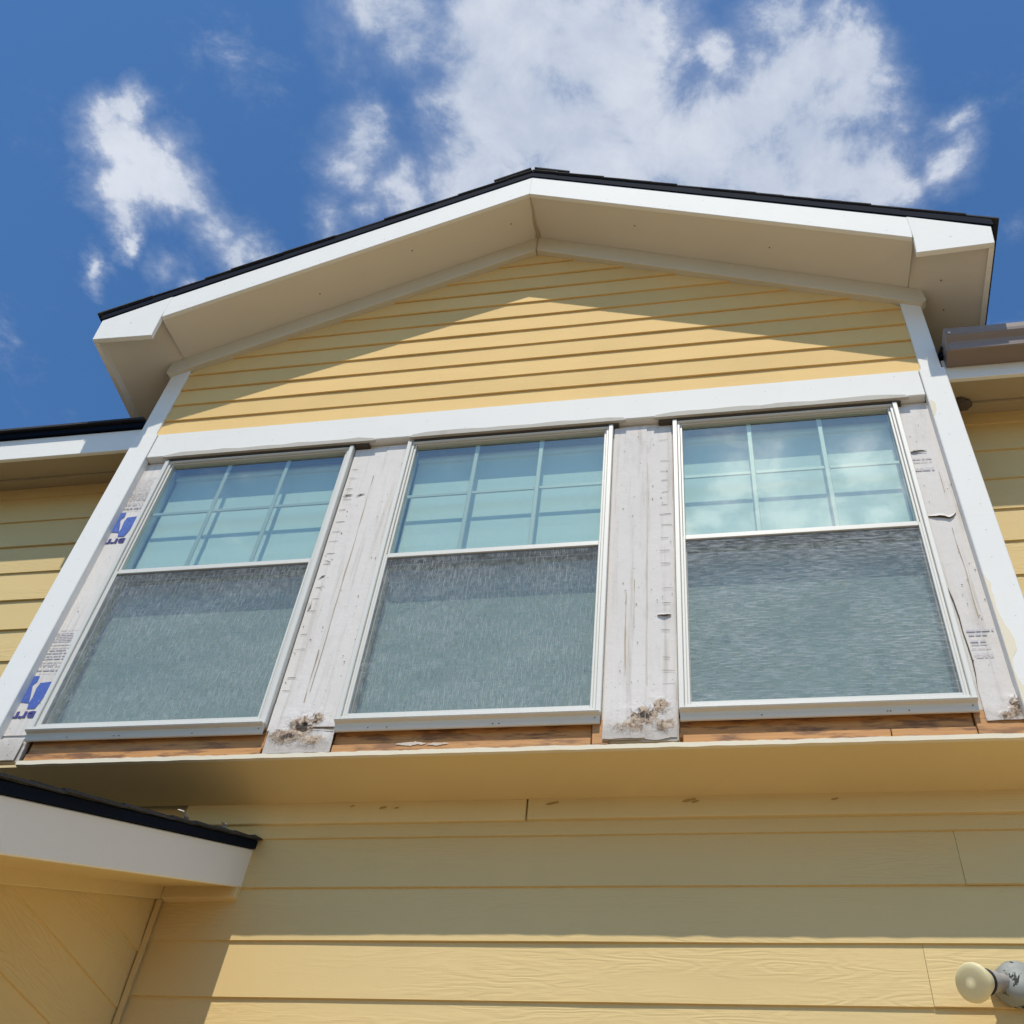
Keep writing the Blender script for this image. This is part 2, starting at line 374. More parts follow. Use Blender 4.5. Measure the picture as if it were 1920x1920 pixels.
def mat_shade():
    m, nt, b = new_mat('pleated shade cloth')
    p = pos(nt)
    nt.put(b.inputs['Base Color'], nt.mix(nt.noise(p, 1.5, 2.0, 0.5), (0.80, 0.84, 0.80), (0.86, 0.89, 0.85)))
    b.inputs['Roughness'].default_value = 0.95; b.inputs['Specular IOR Level'].default_value = 0.1
    return m
M['shade'] = mat_shade()

def mat_box():
    m, nt, b = new_mat('chipped grey enamel')
    p = pos(nt)
    ch = nt.ramp(nt.noise(p, 24.0, 4.0, 0.6, 0.6), 0.57, 0.60)
    nt.put(b.inputs['Base Color'], nt.mix(ch, (0.27, 0.28, 0.25), (0.03, 0.03, 0.025)))
    nt.put(b.inputs['Roughness'], nt.m('ADD', 0.58, nt.m('MULTIPLY', ch, 0.3)))
    bump(nt, b, nt.m('SUBTRACT', 1.0, ch), 0.6, 0.002)
    return m
M['enamel'] = mat_box()
M['holder'] = paint('lampholder', (0.36, 0.33, 0.29), 0.5, 0.08, dirt=0.3)
def mat_bulb():
    m, nt, b = new_mat('frosted bulb glass')
    b.inputs['Base Color'].default_value = (0.72, 0.64, 0.38, 1); b.inputs['Roughness'].default_value = 0.5; b.inputs['Specular IOR Level'].default_value = 0.25
    b.inputs['Subsurface Weight'].default_value = 0.25
    b.inputs['Subsurface Radius'].default_value = (0.02, 0.02, 0.012)
    return m
M['bulb'] = mat_bulb()
M['nest'] = paint('dried mud', (0.12, 0.10, 0.08), 0.95, 0.2)
M['litter'] = paint('pale litter', (0.62, 0.60, 0.55), 0.8, 0.1)
M['gasket'] = paint('black gasket and rail shadow', (0.03, 0.03, 0.03), 0.6, 0.05)  # also colours the shadow band under the meeting rails

# ------------------------------------------------------------------ mesh helpers
COL = scene.collection

class MB:
    def __init__(self): self.v = []; self.f = []
    def add(self, vs, fs):
        o = len(self.v); self.v += [tuple(p) for p in vs]; self.f += [tuple(i + o for i in f) for f in fs]; return self
    def box(self, x0, x1, y0, y1, z0, z1):
        vs = [(x, y, z) for x in (x0, x1) for y in (y0, y1) for z in (z0, z1)]
        return self.add(vs, [(0, 1, 3, 2), (4, 6, 7, 5), (0, 4, 5, 1), (2, 3, 7, 6), (0, 2, 6, 4), (1, 5, 7, 3)])
    def prism(self, poly, a, b, fn):
        """poly: 2-D points, extruded from a to b; fn(u, v, w) -> xyz"""
        n = len(poly)
        vs = [fn(u, v, a) for u, v in poly] + [fn(u, v, b) for u, v in poly]
        fs = [tuple(range(n)), tuple(range(2 * n - 1, n - 1, -1))]
        fs += [(i, (i + 1) % n, n + (i + 1) % n, n + i) for i in range(n)]
        return self.add(vs, fs)
    def disc(self, c, r, n=8, nrm=(0, -1, 0)):
        q = Vector(nrm).to_track_quat('Z', 'Y')
        vs = [Vector(c) + q @ Vector((r * math.cos(2 * math.pi * i / n), r * math.sin(2 * math.pi * i / n), 0)) for i in range(n)]
        return self.add(vs, [tuple(range(n))])
    def lathe(self, prof, c, axis, n=32):
        q = Vector(axis).normalized().to_track_quat('Z', 'Y'); c = Vector(c)
        vs = []
        for r, h in prof:
            for i in range(n):
                t = 2 * math.pi * i / n
                vs.append(c + q @ Vector((r * math.cos(t), r * math.sin(t), h)))
        fs = []
        for k in range(len(prof) - 1):
            for i in range(n):
                j = (i + 1) % n
                fs.append((k * n + i, k * n + j, (k + 1) * n + j, (k + 1) * n + i))
        fs.append(tuple(range(n - 1, -1, -1))); fs.append(tuple((len(prof) - 1) * n + i for i in range(n)))
        return self.add(vs, fs)
    def build(self, name, mat, parent=None, bevel=0.0, smooth=False, label=None, seg=1):
        me = bpy.data.meshes.new(name); me.from_pydata(self.v, [], self.f)
        bm = bmesh.new(); bm.from_mesh(me); bmesh.ops.recalc_face_normals(bm, faces=bm.faces); bm.to_mesh(me); bm.free()
        me.materials.append(M[mat] if isinstance(mat, str) else mat)
        o = bpy.data.objects.new(name, me); COL.objects.link(o)
        if smooth:
            for p in me.polygons: p.use_smooth = True
        if bevel:
            md = o.modifiers.new('bevel', 'BEVEL'); md.width = bevel; md.segments = seg; md.limit_method = 'ANGLE'
            md.angle_limit = math.radians(40)
        if parent: attach(o, parent)
        if label: o['label'] = label
        return o

def attach(o, parent):
    o.parent = parent
    root = parent
    while root.parent: root = root.parent
    o.matrix_parent_inverse = Matrix.Translation(-Vector(parent_world(parent)))

def parent_world(p):
    # parts keep the identity transform; only the top empties have a location
    return p.location if p.parent is None else (0, 0, 0)

def thing(name, loc, label, cat, group=None):
    o = bpy.data.objects.new(name, None); o.empty_display_size = 0.2; COL.objects.link(o)
    o.location = loc; o['label'] = label; o['category'] = cat
    if group: o['group'] = group
    return o

def tag(o, label, cat, group=None):
    o['label'] = label; o['category'] = cat
    if group: o['group'] = group
    return o

XZ = lambda y0: (lambda u, v, w: (u, w, v))        # poly in (x, z), extruded along y
YZ = lambda u, v, w: (w, u, v)                      # poly in (y, z), extruded along x

# ------------------------------------------------------------------ ground
GZ = -3.90
def struct(name, mb, mat):
    o = mb.build(name, mat); o['kind'] = 'structure'; return o
struct('lawn', MB().add([(-400, -400, GZ), (400, -400, GZ), (400, 400, GZ), (-400, 400, GZ)], [(0, 1, 2, 3)]), 'grass')
struct('bounce_slab', MB().box(-4.5, 4.5, -9.0, 0.2, GZ - 0.1, GZ + 0.02), 'concrete')  # unseen slab, added and coloured to bounce warm light onto soffits and walls

# ------------------------------------------------------------------ the house
D = 0.28                      # main wall stands this far behind the bay front
house = thing('house', (0, 0, GZ), 'yellow lap-sided house with a white gabled window bay stripped of its trim', 'house')

def plank(fn, l0, l1, zb, exp, y0, parent, mat, clip=None, proud=0.017, name='siding_plank', seed=None):
    """one lap board. fn(l, n, z): along, outward depth (negative = out), up. clip(z) -> (lmin, lmax)"""
    n = max(2, int((l1 - l0) / 0.28))
    zt = zb + exp + 0.022
    prof = [(-proud, 0.0), (-proud * 0.98, 0.004), (-0.003, 1.0), (0.004, 1.0), (-proud + 0.009, 0.0)]
    rows = []
    ph = U(0, 100)
    for i in range(n + 1):
        t = i / n
        row = []
        for k, (dy, h) in enumerate(prof):
            z = zb + (zt - zb) * h
            a, b = (l0, l1) if clip is None else clip(z, l0, l1)
            l = a + (b - a) * t
            jz = 0.0016 * noise.noise(Vector((l * 2.1, ph, 0))) if k in (0, 1, 4) else 0
            jy = 0.0028 * noise.noise(Vector((l * 1.7, ph, 7))) if k in (0, 1, 4) else 0
            row.append(fn(l, y0 + dy + jy, z + jz))
        rows.append(row)
    mb = MB(); m = len(prof)
    vs = [p for r in rows for p in r]
    fs = []
    for i in range(n):
        for k in range(m):
            kk = (k + 1) % m
            fs.append((i * m + k, i * m + kk, (i + 1) * m + kk, (i + 1) * m + k))
    fs.append(tuple(range(m))); fs.append(tuple(n * m + k for k in range(m - 1, -1, -1)))
    mb.add(vs, fs)
    return mb.build(name, mat, parent)

FX = lambda l, n, z: (l, n, z)

# --- main wall (behind the bay)
wall = MB().box(-6.5, 6.5, D + 0.004, D + 0.14, GZ, -0.10).box(-6.5, -1.80, D + 0.004, D + 0.14, -0.10, 1.86).box(1.80, 6.5, D + 0.004, D + 0.14, -0.10, 1.86).build('main_wall', 'wall_siding', house)
E0 = 0.1834
def run(l0, l1, ztop, zstop, seams, e=E0):
    k = 0; z = ztop
    while z > zstop:
        cuts = [l0] + [s for s in seams.get(k, []) if l0 < s < l1] + [l1]
        for a, b in zip(cuts[:-1], cuts[1:]):
            plank(FX, a + 0.0005, b - 0.0005, z, e, D, wall, 'wall_siding', proud=0.0125 + (0.003 if a != l0 else 0))
        z -= e; k += 1
ZLOW = -0.2759
lower_seams = {1: [1.52], 3: [1.366], 6: [1.9], 7: [-0.5, 1.2], 8: [0.9], 9: [1.7], 10: [0.2], 11: [1.2], 12: [-.4], 13: [1.1], 15: [0.3], 16: [1.3], 17: [.6]}
run(-1.05, 1.842, ZLOW, GZ + 0.02, lower_seams)
run(-6.4, -1.842, 1.5199 + E0, -1.0, {2: [-4.3], 4: [-3.2], 5: [-4.6], 7: [-3.4], 9: [-4.4]})
run(1.845, 6.4, 1.5387 + E0, GZ + 0.02, {1: [3.1], 3: [4.2], 4: [2.7], 6: [3.6], 8: [4.4], 10: [2.9], 13: [3.8], 16: [3.0], 20: [4.1], 24: [2.8]})
# frieze board right under the bay, in two lengths with an open joint
fr = MB().box(-1.05, 0.180, D - 0.024, D + 0.002, -0.224, -0.132).build('wall_frieze_board', 'tan', house, 0.002)
MB().box(0.186, 1.842, D - 0.026, D + 0.002, -0.222, -0.132).build('wall_frieze_board', 'tan', house, 0.002)
mb = MB()
for (x, z, w, h) in [(0.27, -0.165, .05, .010), (0.72, -0.163, .055, .012), (0.74, -0.168, .03, .010), (1.18, -0.168, .03, .007), (-0.32, -0.17, .03, .009), (-0.27, -0.172, .02, .008), (-0.43, -0.162, .02, .008)]:
    n = 10
    mb.add([(x + w * .5 * math.cos(6.283 * i / n) * U(.75, 1.1), D - 0.0275, z + h * .5 * math.sin(6.283 * i / n) * U(.7, 1.2) + 0.1 * w * math.cos(6.283 * i / n)) for i in range(n)], [tuple(range(n))])
k = mb.build('patched_nail_holes', 'smudge', fr); k['kind'] = 'stuff'

# --- bay: cheeks, gable wall, roof
MB().box(-1.832, -1.80, 0.02, 3.0, -0.128, 2.34).build('bay_side_wall', 'wall_siding', house)
MB().box(1.80, 1.832, 0.02, 3.0, -0.128, 2.34).build('bay_side_wall', 'wall_siding', house)
MB().box(-1.80, 1.80, 0.21, 0.24, -0.128, 1.70).build('room_back_wall', 'room', house)
gable = MB().prism([(-1.80, 1.60), (1.80, 1.60), (1.80, 2.36), (0, 3.25), (-1.80, 2.36)], 0.003, 0.06, XZ(0)).build('gable_wall', 'gable_siding', house)
EG = 0.1303
def gclip(z, l0, l1):
    r = min(1.755, max(0.02, (3.215 - z) / 0.495)); return (-r, r)
zb = 1.7440
k = 0
while zb < 3.08:
    e = 0.1227 if k == 0 else EG
    plank(FX, -1.755, 1.755, zb, min(e, 3.20 - zb - 0.022), 0.0, gable, 'gable_siding', clip=gclip, proud=0.0145)
    zb += e; k += 1

# corner boards and header
for s in (-1, 1):
    w_in = 1.742 if s < 0 else 1.752
    cb = MB().box(min(s * 1.836, s * w_in), max(s * 1.836, s * w_in), -0.020, 0.03, 1.752, 2.33).build('corner_board', 'white', house, 0.003)
    xs = (-1.842, -1.728) if s < 0 else (1.742, 1.846)
    lo = MB().box(xs[0], xs[1], -0.027, 0.014, -0.128, 1.749).build('corner_board', 'white', house, 0.003)
    if s > 0:
        pts = [(1.743, .535), (1.752, .50), (1.765, .478), (1.757, .45), (1.760, .418), (1.755, .36), (1.764, .314), (1.770, .285), (1.781, .262), (1.789, .221), (1.785, .18), (1.768, .160), (1.757, .150), (1.748, .10), (1.754, .06), (1.766, .035), (1.779, .02), (1.772, -.02), (1.757, -.05), (1.743, -.055)]
        MB().prism([(1.743 + (u - 1.743) * .72, v) for u, v in pts], -0.0276, -0.024, XZ(0)).build('bare_paint_patch', 'cream', lo)
        MB().prism([(1.743, 1.515), (1.752, 1.53), (1.765, 1.50), (1.762, 1.46), (1.752, 1.43), (1.743, 1.42)], -0.0276, -0.024, XZ(0)).build('bare_paint_patch', 'cream', lo)
header = MB().box(-1.726, 1.740, -0.022, 0.03, 1.572, 1.748).build('header_board', 'white', house, 0.003)
for (a, b) in [(-1.63, -0.62), (-0.44, 0.50), (0.64, 1.66)]:
    top = [(a + (b - a) * i / 14, 1.588 + U(-.004, .006) + (0 if 0 < i < 14 else -.012)) for i in range(15)]
    pl = [(a - .01, 1.561)] + top + [(b + .012, 1.561)]
    MB().prism(pl, -0.0256, -0.012, XZ(0)).build('caulk_line', 'caulk', header)
    MB().box(a + .01, b - .02, -0.010, 0.02, 1.5525, 1.5605).build('window_head_gap', 'gap', header)  # dark bar colours in the shade between header and window head

MB().box(-1.74, 1.755, 0.030, 0.060, 1.52, 1.598).build('header_gap_fill', 'gap', house)  # dark filler puts the shade of the open gap below the header into colour
mb = MB()
for i in range(19): mb.disc((-1.68 + i * .185 + U(-.02, .02), -0.0226, U(1.60, 1.735)), U(.0016, .0026), 7)
for i in range(12):
    mb.disc((U(-1.82, -1.75), -0.0276, .08 + i * .135), .002, 7); mb.disc((U(1.76, 1.83), -0.0276, .05 + i * .138), .002, 7)
k = mb.build('trim_nails', 'caulk', header); k['kind'] = 'stuff'
mb = MB()
for s in (-1, 1):
    for i in range(11):
        x = .10 + i * .16
        mb.disc((s * x, -0.3226, 3.27 - .5 * x + (i % 2) * .10), .0024, 7)
    mb.disc((s * 1.95, -0.3256, 2.30), .004, 7)
k = mb.build('fascia_nails', 'caulk', house); k['kind'] = 'stuff'
# frieze boards under the rake
for s in (-1, 1):
    pl = [(0.0015 * s, 3.283), (1.858 * s, 3.283 - .5 * 1.858), (1.862 * s, 2.262), (1.842 * s, 2.241), (0.0015 * s, 3.139)]
    MB().prism(pl, -0.040, 0.002, XZ(0)).build('rake_frieze_board', 'frieze', house, 0.002)
    # sloped soffit
    pl = [(0.002 * s, 3.283), (2.108 * s, 3.283 - .5 * 2.108), (2.108 * s, 3.30 - .5 * 2.108), (0.002 * s, 3.30)]
    cut = 1.800
    pa = [(0.002 * s, 3.284), (cut * s, 3.284 - .5 * cut), (cut * s, 3.30 - .5 * cut), (0.002 * s, 3.30)]
    pb = [((cut + .003) * s, 3.283 - .5 * cut), (2.106 * s, 3.283 - .5 * 2.106), (2.106 * s, 3.30 - .5 * 2.106), ((cut + .003) * s, 3.30 - .5 * cut)]
    so = MB()
    n4 = len(pa)
    so.add([(u, -0.3005, v - .048) for u, v in pa] + [(u, -0.03, v) for u, v in pa], [(0, 1, 2, 3), (7, 6, 5, 4)] + [(i, (i + 1) % 4, 4 + (i + 1) % 4, 4 + i) for i in range(4)])
    so.build('rake_soffit', 'soffit', house)
    MB().prism(pb, -0.302, 2.2, XZ(0)).build('eave_soffit', 'soffit', house)
    # rake fascia and its squared tail
    pl = [(0.0, 3.232), (1.797 * s, 2.334), (1.81 * s, 2.52), (0.0, 3.428)]
    MB().prism(pl, -0.322, -0.300, XZ(0)).build('rake_fascia', 'white', house, 0.002)
    ztail = 2.168 if s < 0 else 2.200
    pl = [(1.790 * s, ztail - .006), (2.113 * s, ztail + .010), (2.128 * s, 2.352), (1.800 * s, 2.525), (1.7995 * s, 2.325)]
    ft = MB().prism(pl, -0.325, -0.300, XZ(0)).build('fascia_tail', 'white', house, 0.002)
    MB().prism([(2.092 * s, ztail + .012), (2.114 * s, ztail + .012), (2.128 * s, 2.352), (2.106 * s, 2.352)], -0.299, 2.4, XZ(0)).build('eave_fascia', 'white', house)
# caulk crack at the peak
pts = []
mb = MB()
path = [(0.0, -.298, 3.2345), (0.004, -.22, 3.248), (-.004, -.14, 3.262), (0.006, -.07, 3.274), (0.0, -.041, 3.2795)]
for (a, b, wa, wb) in zip(path[:-1], path[1:], (.002, .004, .006, .011), (.004, .006, .011, .014)):
    mb.add([(a[0] - wa, a[1], a[2] - .002 - wa * .5), (a[0] + wa, a[1], a[2] - .002 - wa * .5), (b[0] + wb, b[1], b[2] - .002 - wb * .5), (b[0] - wb, b[1], b[2] - .002 - wb * .5)], [(0, 1, 2, 3)])
mb.add([(-.005, -.0412, 3.281), (.005, -.0412, 3.281), (.006, -.0412, 3.139), (-.005, -.0412, 3.139)], [(0, 1, 2, 3)])
mb.build('peak_caulk', 'rust_streak', house)
mb = MB()
for (x, y) in [(-.12, -.18), (-.62, -.22), (-1.1, -.15), (.55, -.2), (1.2, -.17), (1.95, .05), (1.93, -.1)]:
    mb.disc((x, y, 3.2825 - .5 * abs(x) - .0016 - (.048 * max(0, -.03 - y) / .27 if abs(x) < 1.8 else 0)), .004, 8, (math.copysign(.447, -x) * -1 * -1, 0, -.894))
k = mb.build('soffit_nails', 'nail', house); k['kind'] = 'stuff'

# gable roof: deck, drip metal, shingle courses, ridge cap
deck = MB()
for s in (-1, 1):
    deck.prism([(0.0 * s, 3.432), (2.140 * s, 2.362), (2.140 * s, 2.416), (0.0, 3.486)], -0.328, 3.2, XZ(0))
deck = deck.build('gable_roof', 'dark_metal', house)
PITCH = math.atan(.5)
def slope_pt(s, d, h):   # d metres down the slope from the ridge, h above the deck
    return (s * (d * math.cos(PITCH) + h * math.sin(PITCH)), 3.4875 - d * math.sin(PITCH) + h * math.cos(PITCH))
TOT = 2.17 / math.cos(PITCH)
for s in (-1, 1):
    d = TOT; k = 0
    while d > 0.05:
        top = max(0.0, d - 0.29)
        y = -0.330 - U(0, .010)
        a = [slope_pt(s, d, .013), slope_pt(s, top, .0055), slope_pt(s, top, .001), slope_pt(s, d, .006)]
        if k == 0: a = [slope_pt(s, d, .011), slope_pt(s, top, .006), slope_pt(s, top, .001), slope_pt(s, d, .001)]
        for q in range(2):
            MB().prism(a, y + q * .95 + (.003 if q else 0), y + (q + 1) * .95 + (k % 2) * .08, XZ(0)).build('shingle', 'shingle', deck)
        d -= 0.142; k += 1
for q in range(5):
    y = -0.342 + q * .20
    w = .20 + (.02 if q == 0 else U(-.01, .01))
    for s in (-1, 1):
        a = [slope_pt(s, w, .026), slope_pt(s, 0.0, .030), slope_pt(s, 0.0, .020), slope_pt(s, w, .016)]
        MB().prism(a, y, y + .24, XZ(0)).build('ridge_cap', 'shingle', deck)

# --- main roof eaves either side of the bay
for s in (-1, 1):
    a, b = (-6.6, -1.850) if s < 0 else (1.850, 6.6)
    zf = 1.690 if s < 0 else 1.706
    MB().box(a, b, 0.008, 0.028, zf, 1.846).build('eave_fascia', 'white', house, 0.002)
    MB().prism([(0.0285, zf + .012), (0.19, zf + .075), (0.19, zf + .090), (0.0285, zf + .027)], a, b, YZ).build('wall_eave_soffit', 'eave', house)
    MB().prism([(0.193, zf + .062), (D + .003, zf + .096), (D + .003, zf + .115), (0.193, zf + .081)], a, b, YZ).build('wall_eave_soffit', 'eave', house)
    rd = MB().prism([(-0.012, 1.848), (4.0, 3.65), (4.0, 3.69), (-0.012, 1.878)], a, b, YZ).build('main_roof', 'dark_metal', house)
    for q in range(5):
        for c in range(3):
            x0 = (-1.852 - q * 1.0 - (c % 2) * .5) if s < 0 else (1.852 + q * 1.0 + (c % 2) * .5)
            x1 = x0 + s * .998
            if c % 2 and q == 0: 
                xx = (-1.852 if s < 0 else 1.852)
                pr = [( -0.03 + c * .142, 1.884 + c * .0635 + .005), (0.28 + c * .142, 2.012 + c * .0635), (0.28 + c * .142, 2.005 + c * .0635), (-0.03 + c * .142, 1.877 + c * .0635)]
                MB().prism(pr, min(xx, xx + s * .498), max(xx, xx + s * .498), YZ).build('shingle', 'shingle', rd)
            j = U(-.004, .004)
            pr = [(-0.034 + j + c * .142, 1.884 + c * .0635 + .006), (0.28 + c * .142, 2.016 + c * .0635), (0.28 + c * .142, 2.008 + c * .0635), (-0.034 + j + c * .142, 1.876 + c * .0635)]
            MB().prism(pr, min(x0, x1), max(x0, x1), YZ).build('shingle', 'shingle', rd)
    # starter edge
    pr = [(-0.040, 1.886), (0.06, 1.924), (0.06, 1.905), (-0.040, 1.868)]

# gutter on the right eave
prof = [(0.006, 1.905), (0.006, 1.786), (-0.078, 1.786), (-0.083, 1.790), (-0.086, 1.818), (-0.092, 1.832), (-0.104, 1.846), (-0.112, 1.858), (-0.114, 1.874), (-0.114, 1.902), (-0.108, 1.906), (-0.104, 1.902),
        (-0.111, 1.898), (-0.111, 1.875), (-0.109, 1.860), (-0.102, 1.849), (-0.089, 1.835), (-0.083, 1.819), (-0.080, 1.792), (-0.076, 1.789), (0.003, 1.789), (0.003, 1.905)]
gut = MB().prism(prof, 1.868, 6.6, YZ).build('gutter', 'gutter', house, label='brown metal gutter on the right eave')
MB().prism([(0.006, 1.905), (0.006, 1.785), (-0.079, 1.785), (-0.087, 1.818), (-0.105, 1.846), (-0.115, 1.874), (-0.115, 1.904)], 1.862, 1.8675, YZ).build('gutter_end_cap', 'gutter', gut)
MB().lathe([(.001, 0), (.006, .001), (.006, .003), (.003, .005)], (1.879, -.1135, 1.868), (0, -1, 0), 10).build('rivet', 'vinyl', gut, smooth=True)
MB().box(2.12, 2.9, -0.104, -0.05, 1.9065, 1.909).build('drip_flange', 'vinyl', gut)

# ------------------------------------------------------------------ bay base: lumber, flashing, underside
Zb = -0.140
MB().box(-1.838, 1.838, 0.004, D - 0.0245, Zb - 0.006, Zb + 0.004).build('bay_soffit', 'tan', house)
mb = MB()
n = 260
top = []; bot = []
for i in range(n + 1):
    x = -1.60 + (1.838 + 1.60) * i / n
    top.append((x, Zb + .0115 + .0035 * noise.noise(Vector((x * 9, 1, 0))) + .0055 * noise.noise(Vector((x * 37, 4, 0))) * max(0.0, .6 + noise.noise(Vector((x * 2.3, 8, 0))))))
    bot.append((x, Zb - .006))
vs = []; fs = []
for i in range(n + 1):
    yy = -.010 + .003 * noise.noise(Vector((top[i][0] * 14, 9, 0)))
    vs += [(top[i][0], yy, top[i][1]), (bot[i][0], yy - .001, bot[i][1]), (bot[i][0], .0035, bot[i][1]), (top[i][0], .0035, top[i][1])]
for i in range(n):
    for k in range(4):
        kk = (k + 1) % 4
        fs.append((i * 4 + k, i * 4 + kk, (i + 1) * 4 + kk, (i + 1) * 4 + k))
fs += [(0, 1, 2, 3), (n * 4 + 3, n * 4 + 2, n * 4 + 1, n * 4)]
MB().add(vs, fs).build('bottom_edge_strip', 'cream', house)
MB().box(-1.82, 1.82, 0.060, 0.085, -0.128, 0.02).build('rim_backing', 'wood', house)
for (a, b) in [(-1.60, -0.704), (-0.455, 0.425), (0.71, 1.60)]:
    MB().box(a, b, 0.022 + U(0, .004), 0.058, -0.0845, -0.010).build('framing_lumber', 'wood', house, 0.002)
for (a, b) in [(-1.595, -0.704), (-0.45, 0.425), (0.72, 1.35), (1.353, 1.60)]:
    MB().box(a, b, 0.006 + U(0, .004), 0.058, -0.1285, -0.0865).build('framing_lumber', 'wood', house, 0.002)
MB().box(0.428, 0.482, 0.010, 0.05, -0.125, -0.012).build('framing_lumber', 'wood', house, 0.002)
MB().box(-0.700, -0.662, 0.012, 0.05, -0.125, -0.012).build('framing_lumber', 'wood', house, 0.002)
MB().box(1.604, 1.80, 0.012, 0.05, -0.1275, -0.02).build('framing_lumber', 'wood', house, 0.002)
# smears of old caulk on the lumber under the middle window
for (xa, xb, zc_, hh) in [(-.225, -.125, -.094, .011), (-.118, -.045, -.097, .007)]:
    up = []; dn = []
    for i in range(15):
        t = i / 14; x = xa + (xb - xa) * t; w = hh * math.sin(math.pi * (.06 + .88 * t)) * U(.6, 1.15)
        c = zc_ + .006 * noise.noise(Vector((x * 30, 2, 0)))
        up.append((x, .0045, c + w)); dn.append((x, .0045, c - w * U(.3, .8)))
    MB().add(up + dn[::-1], [tuple(range(30))]).build('caulk_smear', 'smear', house)

# ------------------------------------------------------------------ sheathing between the windows
YB = 0.012
def strip(name, x0, x1, z0, z1, y, mat='sheathing', parent=house, wav=0.0022, thick=0.004, edge=0.0015):
    """thin laminated board strip that waves a little"""
    nx, nz = max(3, int((x1 - x0) / .03)), max(4, int((z1 - z0) / .04))
    ph = U(0, 50); vs = []; fs = []
    for side in (0, 1):
        for j in range(nz + 1):
            for i in range(nx + 1):
                x = x0 + (x1 - x0) * i / nx; z = z0 + (z1 - z0) * j / nz
                if i in (0, nx): x += edge * noise.noise(Vector((z * 9, ph, i)))
                if j == 0: z += .004 * noise.noise(Vector((x * 22, ph, 1)))
                yy = y + wav * noise.noise(Vector((x * 5, z * 2.3, ph))) + side * thick
                vs.append((x, yy, z))
    N = (nx + 1) * (nz + 1)
    for j in range(nz):
        for i in range(nx):
            a = j * (nx + 1) + i
            fs.append((a, a + 1, a + nx + 2, a + nx + 1)); fs.append((N + a, N + a + nx + 1, N + a + nx + 2, N + a + 1))
    for j in range(nz):
        for i in (0, nx):
            a = j * (nx + 1) + i; b = a + nx + 1; fs.append((a, b, N + b, N + a))
    for i in range(nx):
        for j in (0, nz):
            a = j * (nx + 1) + i; fs.append((a, a + 1, N + a + 1, N + a))
    return MB().add(vs, fs).build(name, mat, parent, smooth=False)

def cuts(parent, x0, x1, z0, z1, step, y):
    mb = MB(); z = z0
    while z < z1:
        if R() < .9:
            a = x0 + U(-.004, .004); b = x1 + U(-.012, .006); t = U(-.004, .004); h = U(.0010, .0019)
            mb.add([(a, y, z), (b, y, z + t), (b, y, z + t + h), ((a + b) / 2, y, z + t / 2 + h * 1.4), (a, y, z + h)], [(0, 1, 2, 3, 4)])
        z += step * U(.85, 1.15)
    o = mb.build('knife_cuts', 'gap', parent); o['kind'] = 'stuff'; return o

def nails(parent, x0, x1, z0, z1, n, y):
    mb = MB()
    for i in range(n): mb.disc((U(x0, x1), y, U(z0, z1)), U(.0015, .0030), 7)
    o = mb.build('nail_heads', 'nail', parent); o['kind'] = 'stuff'; return o

def ribbon(pts, ws, y, mat, parent, name='run_mark'):
    vs = []; fs = []
    for (x, z), w in zip(pts, ws): vs += [(x - w / 2, y, z), (x + w / 2, y, z)]
    for i in range(len(pts) - 1): fs.append((2 * i, 2 * i + 1, 2 * i + 3, 2 * i + 2))
    return MB().add(vs, fs).build(name, mat, parent)

def streak(parent, x, z0, z1, y, w=.003, mat='rust_streak'):
    n = 18; ph = U(0, 99)
    pts = []; ws = []
    for i in range(n + 1):
        z = z0 + (z1 - z0) * i / n
        pts.append((x + .004 * noise.noise(Vector((z * 6, ph, 0))), z))
        ws.append(max(.0006, w * (0.6 + 1.2 * noise.noise(Vector((z * 14, ph, 4))))))
    return ribbon(pts, ws, y, mat, parent)

def tear(parent, pts, y, name='paper_tear', h=.006):
    """lifted paper edge: a dark lip with a curl of paper hanging in front"""
    vs = []; fs = []
    for i, (x, z) in enumerate(pts):
        k = math.sin(math.pi * i / (len(pts) - 1))
        vs += [(x, y, z + h * 1.5), (x, y - .004 * k - .0005, z + h * .3), (x, y - .0075 * k - .0008, z - h * .4 * k)]
    for i in range(len(pts) - 1):
        for j in range(2):
            a = i * 3 + j; fs.append((a, a + 3, a + 4, a + 1))
    o = MB().add(vs, fs).build(name, 'sheathing', parent)
    g = MB(); vs = []; fs = []
    for i, (x, z) in enumerate(pts):
        k = math.sin(math.pi * i / (len(pts) - 1)); vs += [(x, y - .0004, z + h * .2), (x, y - .0004, z - h * (.35 + .35 * k) * U(.5, 1.2))]
    for i in range(len(pts) - 1): fs.append((2 * i, 2 * i + 1, 2 * i + 3, 2 * i + 2))
    g.add(vs, fs).build('torn_shadow_gap', 'gap', parent)
    return o

